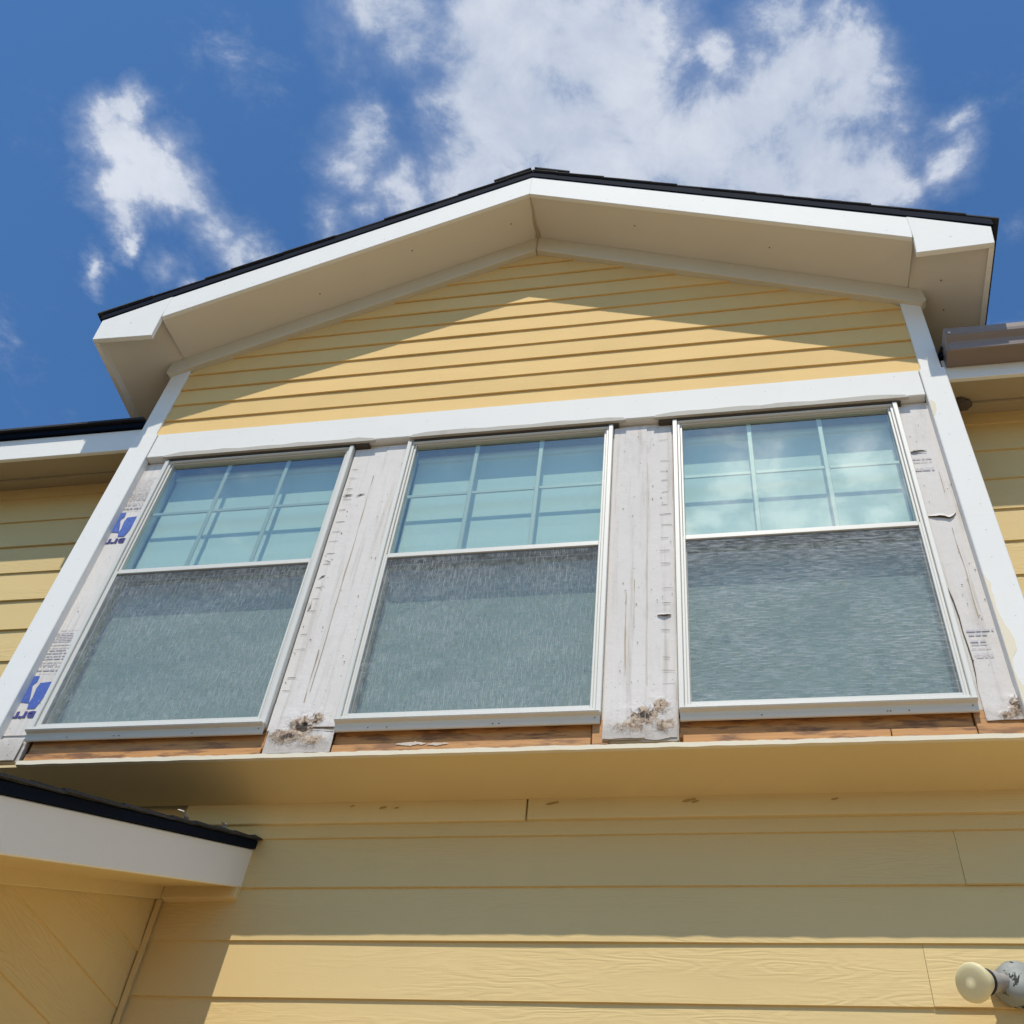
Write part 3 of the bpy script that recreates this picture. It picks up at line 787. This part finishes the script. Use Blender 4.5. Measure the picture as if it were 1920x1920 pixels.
def rotted(parent, x0, x1, z0, z1, y, seed, hole, name='rotted_end', flush=True):
    nx, nz = 46, 30; vs = []; fs = []
    for j in range(nz + 1):
        for i in range(nx + 1):
            u, v = i / nx, j / nz
            x = x0 + (x1 - x0) * u; z = z0 + (z1 - z0) * v
            a = noise.fractal(Vector((x * 26, z * 30, seed)), 0.9, 2.1, 5)
            mk = max(am * math.exp(-((x - sx) / (rx * 1.3)) ** 2 - ((z - sz) / (rz * 1.3)) ** 2) for sx, sz, rx, rz, am in ROT_SPOTS)
            rim = min(1.0, 5 * u, 5 * (1 - u), 4 * (1 - v) + (0 if flush else 1))
            hd = ((x - hole[0]) / hole[2]) ** 2 + ((z - hole[1]) / hole[3]) ** 2
            dy = rim * (-.004 * mk + .0045 * a * (0.12 + mk) + (.0025 if flush else .010) * math.exp(-hd * (1.4 + a)))
            if j == 0: z += .010 * noise.noise(Vector((x * 15, seed, 3))) + .004
            vs.append((x, y + dy, z))
    for j in range(nz):
        for i in range(nx):
            a = j * (nx + 1) + i; fs.append((a, a + 1, a + nx + 2, a + nx + 1))
    o = MB().add(vs, fs).build(name, 'rot', parent)
    # peeling paper shards round the hole
    for q in range(3 if flush else 0):
        t = U(0.2, 2.9); r = U(.9, 1.9)
        bx, bz = hole[0] + hole[2] * r * math.cos(t), hole[1] + hole[3] * r * math.sin(t) * .9
        L = U(.014, .026); w = U(.005, .010); an = math.pi / 2 + U(-.7, .7)
        dx_, dz_ = math.cos(an), math.sin(an)
        p = []
        for k in range(4):
            f = k / 3
            p += [(bx + dx_ * L * f - dz_ * w * (1 - f), y - .004 - .008 * f * f, bz + dz_ * L * f + dx_ * w * (1 - f)), (bx + dx_ * L * f + dz_ * w * (1 - f * .9), y - .004 - .006 * f * f, bz + dz_ * L * f - dx_ * w * (1 - f * .9))]
        MB().add(p, [(2 * k, 2 * k + 1, 2 * k + 3, 2 * k + 2) for k in range(3)]).build('paper_shard', 'sheathing' if q % 2 else 'rot', parent)
    return o

# gap between left and middle window
b1 = MB().box(-0.706, -0.450, YB + .005, YB + .02, -0.02, 1.566).build('sheathing_board', 'sheathing', house, label='stained white sheathing board between the left and middle windows, rotted at its foot')
s1 = strip('flashing_strip', -0.704, -0.532, -0.02, 1.545, YB, parent=b1)
s2 = strip('flashing_strip', -0.556, -0.452, -0.015, 1.552, YB - .004, parent=b1, wav=.003)
cuts(b1, -0.692, -0.655, 0.02, 1.44, 0.066, YB - .0032)
nails(b1, -0.70, -0.57, 0.02, 1.5, 15, YB - .0032); nails(b1, -0.52, -0.46, 0.02, 1.5, 12, YB - .008)
streak(b1, -0.585, 0.15, 1.35, YB - .0034, .004); streak(b1, -0.60, 0.02, 0.35, YB - .0034, .004)
for (x0, x1, z0, sl) in [(-.70, -.655, 1.22, .01), (-.695, -.66, 1.235, -.012), (-.64, -.60, 1.215, .014), (-.69, -.665, .72, .02), (-.69, -.66, .83, -.015), (-.70, -.66, .69, -.03), (-.676, -.65, .705, -.035)]:
    MB().add([(x0, YB - .0036, z0), (x1, YB - .0036, z0 + sl), (x1, YB - .0036, z0 + sl + .002), ((x0 + x1) / 2, YB - .0036, z0 + sl * .7 + .006)], [(0, 1, 2, 3)]).build('crack', 'gap', b1)
MB().add([(-.702, YB - .0036, .60), (-.690, YB - .006, .62), (-.684, YB - .010, .58), (-.694, YB - .0036, .55)], [(0, 1, 2, 3)]).build('paper_shard', 'sheathing', b1)
rotted(b1, -0.692, -0.452, -0.122, -0.020, YB - .010, 3.0, (-.57, -.022, .035, .012), flush=False)
rotted(b1, -0.703, -0.540, -0.0195, 0.10, YB - .0040, 8.0, (-.580, -.010, .022, .020))
rotted(b1, -0.5395, -0.453, -0.0165, 0.10, YB - .0095, 8.0, (-.540, -.010, .020, .020))
MB().add([(-.545, YB - .0145, -.022), (-.458, YB - .0145, -.030), (-.452, YB - .0145, -.024), (-.50, YB - .0145, -.0235), (-.545, YB - .0145, -.018)], [(0, 1, 2, 3, 4)]).build('crack', 'gap', b1)

# gap between middle and right window
b2 = MB().box(0.450, 0.706, YB + .005, YB + .02, -0.10, 1.566).build('sheathing_board', 'sheathing', house, label='white sheathing board between the middle and right windows, mouldy at its foot')
s3 = strip('flashing_strip', 0.462, 0.600, -0.098, 1.545, YB - .005, parent=b2)
s4 = strip('flashing_strip', 0.585, 0.702, -0.105, 1.535, YB, parent=b2, wav=.003)
cuts(b2, 0.655, 0.692, 0.06, 1.48, 0.066, YB - .0034)
nails(b2, 0.50, 0.59, 0.0, 1.5, 18, YB - .0080); nails(b2, 0.61, 0.70, 0.0, 1.5, 13, YB - .0034)
streak(b2, 0.530, 0.17, 0.56, YB - .0082, .005); streak(b2, 0.604, 0.0, 1.3, YB - .0034, .003, 'caulk'); streak(b2, .558, .4, .62, YB - .0082, .003)
rotted(b2, 0.5995, 0.701, -0.102, 0.12, YB - .0040, 15.0, (.605, -.010, .014, .016))
rotted(b2, 0.463, 0.599, -0.100, 0.12, YB - .0088, 21.0, (.575, -.012, .009, .014))
tear(b2, [(.64 + i * .012, .44 + U(-.003, .003)) for i in range(5)], YB - .0035)

# outer left board with its print
b3 = MB().box(-1.772, -1.448 - .17, YB + .004, YB + .02, -0.115, 1.566).build('sheathing_board', 'sheathing', house, label='printed sheathing board at the left edge with blue logos')
strip('flashing_strip', -1.770, -1.619, 0.0, 1.545, YB, parent=b3, wav=.0015)
low = strip('flashing_strip', -1.765, -1.630, -0.115, -0.022, YB - .008, parent=b3, wav=.006)
YP = YB - .0024
LOGO_A = [(-1.705, .28), (-1.744, .28), (-1.761, .26), (-1.764, .226), (-1.766, .16), (-1.752, .184), (-1.731, .154), (-1.692, .148), (-1.699, .178), (-1.715, .235), (-1.703, .252)]
LOGO_B = [(-1.692, .148), (-1.687, .121), (-1.655, .121), (-1.646, .157), (-1.639, .205), (-1.642, .249), (-1.687, .245), (-1.693, .219), (-1.689, .174)]
def print_bars(parent, rows, x0, x1, mat, y):
    mb = MB()
    for (z, h) in rows:
        x = x0 + U(0, .01)
        while x < x1 - .006:
            w = U(.008, .03); e = min(x + w, x1)
            mb.add([(x, y, z), (e, y, z + U(-.0008, .0008)), (e, y, z + h), (x, y, z + h)], [(0, 1, 2, 3)])
            x = e + U(.002, .006)
    o = mb.build('fine_print', mat, parent); o['kind'] = 'stuff'; return o

def text_mesh(s, x0, x1, z0, z1, y, mat, parent, name, flip, bold=.012):
    cu = bpy.data.curves.new('t', 'FONT'); cu.body = s; cu.size = 1.0; cu.offset = bold; cu.resolution_u = 3
    ob = bpy.data.objects.new('t', cu); COL.objects.link(ob)
    dg = bpy.context.evaluated_depsgraph_get(); dg.update()
    me = bpy.data.meshes.new_from_object(ob.evaluated_get(dg))
    bpy.data.objects.remove(ob); bpy.data.curves.remove(cu)
    xs = [v.co.x for v in me.vertices]; ys = [v.co.y for v in me.vertices]
    ax, bx, ay, by = min(xs), max(xs), min(ys), max(ys)
    for v in me.vertices:
        u = (v.co.x - ax) / (bx - ax); w = (v.co.y - ay) / (by - ay)
        if flip: u, w = 1 - u, 1 - w
        v.co = (x0 + (x1 - x0) * u, y, z0 + (z1 - z0) * w)
    me.name = name
    me.materials.clear(); me.materials.append(M[mat])
    o = bpy.data.objects.new(name, me); COL.objects.link(o); attach(o, parent); return o

for dz_ in (0.0, 0.940):
    for pl in (LOGO_A, LOGO_B):
        MB().add([(x, YP, z + dz_) for x, z in pl], [tuple(range(len(pl)))]).build('logo_print', 'logo', b3)
    text_mesh('erm', -1.768, -1.634, .078 + dz_, .110 + dz_, YP - .0002, 'ink_blue', b3, 'lettering', True, .03)
    text_mesh('TURAL G', -1.766, -1.636, .324 + dz_, .339 + dz_, YP - .0002, 'ink_grey', b3, 'lettering', True)
    print_bars(b3, [(.303 + dz_, .008), (.345 + dz_, .003), (.362 + dz_, .006), (.376 + dz_, .005), (.391 + dz_, .006), (.406 + dz_, .005), (.419 + dz_, .003), (.434 + dz_, .004)], -1.766, -1.64, 'ink_grey', YP)
    print_bars(b3, [(.452 + dz_ + i * .009, .004) for i in range(6)], -1.766, -1.65, 'ink_faint', YP)
    print_bars(b3, [(.290 + dz_, .0015), (.512 + dz_, .002)], -1.72, -1.63, 'ink_grey', YP)
nails(b3, -1.73, -1.64, -.01, 1.5, 14, YP - .0006)
nails(low, -1.72, -1.65, -.10, -.04, 3, YB - .0165)
streak(b3, -1.632, .52, .62, YP - .0004, .006, 'gap')

# outer right board
b4 = MB().box(1.612, 1.775, YB + .004, YB + .02, -0.075, 1.566).build('sheathing_board', 'sheathing', house, label='torn sheathing board at the right edge with faint print')
strip('flashing_strip', 1.614, 1.775, -0.072, 1.54, YB, parent=b4, wav=.0025)
print_bars(b4, [(.297, .008)], 1.645, 1.732, 'ink_faint', YP - .001)
print_bars(b4, [(.280, .006), (.252, .006), (.240, .004), (.222, .003)], 1.648, 1.708, 'ink_faint', YP - .001)
print_bars(b4, [(.186, .004), (.193, .003), (.200, .003)], 1.648, 1.71, 'ink_faint', YP - .001)
print_bars(b4, [(1.128, .008), (1.140, .005), (1.178, .004), (1.196, .006)], 1.622, 1.698, 'ink_faint', YP - .001)
print_bars(b4, [(1.236, .004), (1.248, .005)], 1.625, 1.69, 'ink_faint', YP - .001)
nails(b4, 1.63, 1.74, 0.0, 1.5, 20, YB - .0032)
streak(b4, 1.70, .36, .80, YB - .0034, .0035); streak(b4, 1.71, 1.0, 1.12, YB - .0034, .0035)
tear(b4, [(1.624, .868), (1.640, .866), (1.655, .864), (1.668, .866), (1.684, .862), (1.699, .852), (1.714, .862), (1.727, .880)], YB - .0034, h=.009)
tear(b4, [(1.622, 1.246), (1.634, 1.244), (1.648, 1.248), (1.664, 1.252), (1.682, 1.249)], YB - .0034, h=.005)
# curled long edge beside the window
ribbon([(1.621, .87), (1.619, .80), (1.622, .72), (1.619, .62), (1.625, .52), (1.634, .44), (1.638, .36), (1.637, .30), (1.640, .24), (1.642, .18), (1.640, .12), (1.634, .06)], [.003, .004, .002, .002, .003, .004, .004, .003, .004, .004, .003, .001], YB - .0038, 'gap', b4, 'curled_edge_gap')
rotted(b4, 1.635, 1.772, -0.070, 0.06, YB - .0042, 33.0, (1.735, -.01, .006, .008))

# ------------------------------------------------------------------ windows
HW = 0.457; HH = 1.5514
def ring(mb, x0, x1, z0, z1, w, y0, y1, wt=None, wb=None):
    wt = w if wt is None else wt; wb = w if wb is None else wb
    mb.box(x0, x0 + w, y0, y1, z0, z1); mb.box(x1 - w, x1, y0, y1, z0, z1)
    if wt: mb.box(x0 + w, x1 - w, y0, y1, z1 - wt, z1)
    if wb: mb.box(x0 + w, x1 - w, y0, y1, z0, z0 + wb)
    return mb

def make_window(cx, screen_mat, label):
    x0, x1 = cx - HW, cx + HW
    mb = MB(); ring(mb, x0, x1, 0.0, HH, 0.019, -0.014, 0.05, wt=0.0)
    mb.box(x0 + .019, x1 - .019, -.006, .05, HH - .010, HH)
    win = mb.build('window', 'vinyl', house, 0.0025, label=label)
    # inner stop
    mb = MB(); ring(mb, x0 + .0195, x1 - .0195, 0.0195, HH - .0105, 0.010, -0.004, 0.05, wt=.003)
    mb.build('jamb_track', 'vinyl', win, 0.0015)
    # upper sash
    ux0, ux1 = x0 + .030, x1 - .030
    mb = MB(); ring(mb, ux0, ux1, 0.8265, HH - .0140, 0.009, 0.004, 0.045, wt=.005, wb=.016)
    mb.build('upper_sash', 'vinyl', win, 0.0015)
    MB().box(ux0 + .004, ux1 - .004, 0.016, 0.019, 0.838, HH - .016).build('upper_pane', 'glass', win)
    gz0, gz1 = .8430, HH - .0195
    for q in (-1, 1):
        MB().box(cx + q * .143 - .0095, cx + q * .143 + .0095, 0.0255, 0.0335, gz0, gz1).build('grille_bar', 'vinyl', win, 0.002)
    zc = 1.212
    for a, b in ((ux0 + .0095, cx - .1530), (cx - .1330, cx + .1330), (cx + .1530, ux1 - .0095)):
        MB().box(a, b, 0.0262, 0.0328, zc - .0095, zc + .0095).build('grille_bar', 'vinyl', win, 0.002)
    # lower sash and pane
    mb = MB(); ring(mb, ux0, ux1, 0.030, 0.824, 0.012, 0.020, 0.048)
    mb.build('lower_sash', 'vinyl', win)
    MB().box(ux0 + .002, ux1 - .002, 0.049, 0.080, 0.800, 0.842).build('check_rail', 'vinyl', win, 0.002)
    MB().box(ux0 + .006, ux1 - .006, 0.031, 0.034, 0.038, 0.818).build('lower_pane', 'glass', win)
    # screen
    mb = MB(); ring(mb, ux0 - .0005, ux1 + .0005, 0.0205, 0.8255, 0.009, -0.0055, 0.006, wt=.017, wb=.015)
    mb.build('screen_frame', 'vinyl', win, 0.0015)
    MB().add([(ux0 + .007, .0005, .034), (ux1 - .007, .0005, .034), (ux1 - .007, .0005, .810), (ux0 + .007, .0005, .810)], [(0, 1, 2, 3)]).build('insect_screen', screen_mat, win)
    n = 60; up = []; dn = []
    ph = cx * 7.3
    for i in range(n + 1):
        x = ux0 + .008 + (ux1 - ux0 - .016) * i / n
        up.append((x, .012, .812)); dn.append((x, .012, .783 + .006 * noise.noise(Vector((x * 40, ph, 0))) + .006 * noise.noise(Vector((x * 9, ph, 3)))))
    MB().add(up + dn, [(i, i + 1, n + 2 + i, n + 1 + i) for i in range(n)]).build('rail_shadow_band', 'gasket', win)  # black strip stands in for the dark shadow under the meeting rail
    # sill nose
    pr = [(-0.0135, -0.001), (-0.026, -0.001), (-0.028, -0.004), (-0.025, -0.008), (-0.010, -0.010), (-0.005, -0.024), (-0.007, -0.026), (-0.003, -0.035), (-0.001, -0.037), (0.004, -0.037), (0.004, -0.002)]
    MB().prism(pr, x0 + .004, x1 - .004, YZ).build('window_sill', 'vinyl', win)
    mb = MB()
    for q in range(4): mb.disc((cx + U(-.4, .4), -.0068, -.029), .0026, 8)
    mb.disc((x1 - .02, -.0078, -.018), .0026, 8)
    k = mb.build('sill_screws', 'nail', win); k['kind'] = 'stuff'
    # interior reveal
    mb = MB()
    mb.box(x0 + .012, x0 + .022, .051, .205, .0, HH); mb.box(x1 - .022, x1 - .012, .051, .205, .0, HH)
    mb.box(x0 + .022, x1 - .022, .051, .205, .0, .012); mb.box(x0 + .022, x1 - .022, .051, .205, HH - .012, HH)
    mb.build('window_reveal', 'white', win)
    return win

def make_shade(cx, label):
    n = 11; z0, z1 = .016, HH - .02
    root = thing('window_shade', (cx, .10, .016), label, 'window shade', 'pleated shades behind the bay windows')
    x0, x1 = cx - .425, cx + .425
    vs = []; fs = []
    for i in range(2 * n + 1):
        z = z0 + .02 + (z1 - z0 - .05) * i / (2 * n)
        y = .088 + (.0016 if i % 2 else 0)
        vs += [(x0, y, z), (x1, y, z)]
    for i in range(2 * n): fs.append((2 * i, 2 * i + 1, 2 * i + 3, 2 * i + 2))
    MB().add(vs, fs).build('pleated_cloth', 'shade', root)
    MB().box(x0, x1, .081, .104, z0, z0 + .022).build('bottom_rail', 'shade', root, .003)
    MB().box(x0, x1, .070, .112, z1 - .032, z1).build('head_rail', 'shade', root, .003)

WX = (-1.166, 0.0, 1.166)
make_window(WX[0], 'screen_a', 'left double-hung window of the bay with grilles in its upper sash')
make_window(WX[1], 'screen_a', 'middle double-hung window of the bay with grilles in its upper sash')
make_window(WX[2], 'screen_b', 'right double-hung window of the bay mirroring clouds in its upper sash')
make_shade(WX[0], 'pale pleated shade drawn down behind the leftmost bay window')
make_shade(WX[1], 'pale pleated shade drawn down behind the middle bay window')
make_shade(WX[2], 'pale pleated shade drawn down behind the rightmost bay window')

# ------------------------------------------------------------------ lean-to wing at lower left
SL = 0.5085
XR = -0.76; XW = -1.041
def zr(y, z0): return z0 - SL * (D - y)
YF = -3.40  # front end runs out of view, lengthened to block ground bounce on the left
def rake(z0, z1, ya=D, yb=YF): return [(ya, z0), (yb, zr(yb, z0)), (yb, zr(yb, z1)), (ya, z1)]
MB().prism(rake(-0.454, -0.312, D - .003), XR - .022, XR, YZ).build('wing_rake_fascia', 'white', house, 0.003)
MB().prism(rake(-0.452, -0.440, D - .003), XW - .02, XR - .0225, YZ).build('wing_soffit', 'tan', house)
MB().prism(rake(-0.505, -0.4525, D - .020, YF + .1), XW + .0005, XW + .016, YZ).build('wing_frieze_board', 'tan', house, 0.002)
MB().box(XW + .0165, XR - .001, D - .034, D - .001, -0.507, -0.4545).build('wing_frieze_board', 'tan', house, 0.002)
wroof = MB().prism(rake(-0.310, -0.280, D - .004, YF - .03), -6.5, XR + .008, YZ).build('wing_roof', 'dark_metal', house)
ang = math.atan(SL); LEN = (D - YF + .05) / math.cos(ang)
def wp(d, h): return (D - .005 - d * math.cos(ang) - h * math.sin(ang) * -1 * -1, -0.2795 - d * math.sin(ang) + h * math.cos(ang))
d = LEN; k = 0
while d > 0.05:
    top = max(0.0, d - .29)
    a = [wp(d, .014), wp(top, .006), wp(top, .001), wp(d, .006)]
    j = U(-.006, .012)
    for q in range(3):
        xb = XR + .016 + j - q * .95 - (.002 if q else 0)
        MB().prism(a, xb - .948, xb, YZ).build('shingle', 'shingle', wroof)
    # ragged tab edges standing proud along the rake
    d -= .142; k += 1
# side wall and its boards
ww = MB().prism([(D, GZ), (YF + .25, GZ), (YF + .25, zr(YF + .25, -0.45)), (D, -0.45)], XW - .13, XW - .004, YZ).build('wing_side_wall', 'wall_siding', house)
FS = lambda l, n, z: (XW - .0 - n, l, z)
z = -0.690
while z > GZ:
    def sclip(zz, l0, l1):
        lo = D - .03 - max(0.0, (-0.462 - zz)) / SL
        return (max(lo, YF + .25), D - .028)
    zt = z
    if D - .03 - (-.462 - z) / SL < D - .06:
        plank(FS, YF + .25, D - .028, z, E0, 0.012, ww, 'wall_siding', clip=sclip, proud=0.014)
    z -= E0
MB().box(XW + .001, XW + .020, D - .027, D - .018, GZ, -0.508).build('inside_corner_trim', 'tan', house, 0.002)
streakpts = [(0, 0)]
mb = MB()
for i in range(24):
    z0 = -0.51 - i * .05
    w = .003 + .002 * noise.noise(Vector((i * .7, 0, 0)))
    mb.add([(XW + .0205, D - .0275, z0), (XW + .0205 + w, D - .0275 - w, z0), (XW + .0205 + w, D - .0275 - w, z0 - .05), (XW + .0205, D - .0275, z0 - .05)], [(0, 1, 2, 3)])
mb.build('corner_caulk', 'rust_streak', house)
MB().box(-6.3, XW - .13, YF + .25, YF + .38, GZ, zr(YF + .25, -.45)).build('wing_front_wall', 'wall_siding', house)
MB().box(-6.5, XR, YF - .022, YF - .001, zr(YF, -.46), zr(YF, -.315)).build('wing_eave_fascia', 'white', house)

# litter lying on the wing roof edge
def litter(y, label, s, seed):
    random.seed(seed)
    z = -0.2795 - SL * (D - .005 - y) + .020
    vs = []; fs = []
    n = 9
    for i in range(n):
        for j in range(2):
            u = i / (n - 1)
            vs.append((XR + .012 - j * .02 - .004 * math.sin(i), y + (u - .5) * s + U(-.003, .003), z + .008 * math.sin(3.1 * u) + .010 * abs(noise.noise(Vector((i * .8, seed, j)))) + j * .006))
    for i in range(n - 1): fs.append((2 * i, 2 * i + 1, 2 * i + 3, 2 * i + 2))
    o = MB().add(vs, fs).build('leaf_litter', 'litter')
    return tag(o, label, 'debris')
litter(-0.22, 'curled pale scrap lying midway down the lower left roof edge', .06, 4)
litter(0.02, 'flat pale scrap near the upper end of the lower left roof edge', .05, 8)

# ------------------------------------------------------------------ flood light on the lower wall
fl = thing('flood_light', (1.582, D - .018, -0.771), 'grey twin flood light with a cream bulb on the lower wall', 'wall light')
bc = Vector((1.588, D - .018, -0.771))
MB().lathe([(.0, 0), (.060, 0), (.062, .004), (.062, .016), (.057, .022), (.057, .036), (.050, .046), (.030, .053), (.0, .055)], bc, (0, -1, 0), 40).build('mounting_box', 'enamel', fl, smooth=True)
scr = MB()
for (dx_, dz_) in [(-.03, .012), (.03, -.012)]:
    scr.lathe([(.006, 0), (.006, .003), (.003, .005)], bc + Vector((dx_, -.049, dz_)), (0, -1, 0), 12)
    for an in (.6, 2.17):
        c = bc + Vector((dx_, -.0545, dz_)); u = Vector((math.cos(an), 0, math.sin(an))) * .005; v = Vector((-math.sin(an), 0, math.cos(an))) * .001
        scr.add([c - u - v, c + u - v, c + u + v, c - u + v], [(0, 1, 2, 3)])
scr.build('cover_screw', 'holder', fl)
for s, nm in ((-1, 'a'), (1, 'b')):
    ax = Vector((s * .66, -.66, -.36)).normalized()
    face = Vector((1.447, .13, -.825)) if s < 0 else Vector((1.729, .13, -.825))
    L = .120
    base = face - ax * L
    MB().lathe([(.0, 0), (.011, 0), (.014, .012), (.026, .045), (.043, .084), (.0495, .100), (.0508, .106), (.0500, .111), (.0455, .1155), (.034, .1182), (.018, .1195), (.0, .120)], base, ax, 40).build('bulb', 'bulb', fl, smooth=True)
    hb = bc + Vector((s * .040, -.040, -.004))
    hd = (base + ax * .045 - hb).normalized()
    hl = (base + ax * .045 - hb).length
    MB().lathe([(.0, -.01), (.018, -.01), (.021, .0), (.021, hl * .35), (.028, hl * .5), (.033, hl), (.030, hl + .002), (.0, hl + .001)], hb, hd, 32).build('lampholder', 'holder', fl, smooth=True)
    MB().lathe([(.029, 0), (.035, .001), (.035, .006), (.030, .009)], hb + hd * hl, hd, 32).build('gasket', 'gasket', fl, smooth=True)
    MB().lathe([(.0, 0), (.024, 0), (.026, .003), (.024, .012), (.0, .013)], bc + Vector((s * .052, -.030, 0)), (s, -.35, 0), 20).build('swivel_nut', 'holder', fl, smooth=True)

# ------------------------------------------------------------------ mud nest under the right eave
ns = thing('mud_nest', (1.934, .19, 1.80), 'small dark mud nest stuck under the right eave beside the corner board', 'nest')
def lump(c, r, sc, seed, name):
    bm = bmesh.new(); bmesh.ops.create_icosphere(bm, subdivisions=3, radius=1.0)
    vs = []
    for v in bm.verts:
        k = 1 + .35 * noise.fractal(v.co * 2.2 + Vector((seed, 0, 0)), .8, 2.0, 4)
        vs.append((c[0] + v.co.x * r * sc[0] * k, c[1] + v.co.y * r * sc[1] * k, c[2] + v.co.z * r * sc[2] * k))
    fs = [tuple(v.index for v in f.verts) for f in bm.faces]; bm.free()
    MB().add(vs, fs).build(name, 'nest', ns, smooth=True)
lump((1.927, .165, 1.764), .018, (1, 1, 1.2), 2, 'mud_tube')
lump((1.940, .185, 1.755), .026, (1.3, 1, .8), 7, 'mud_mass')
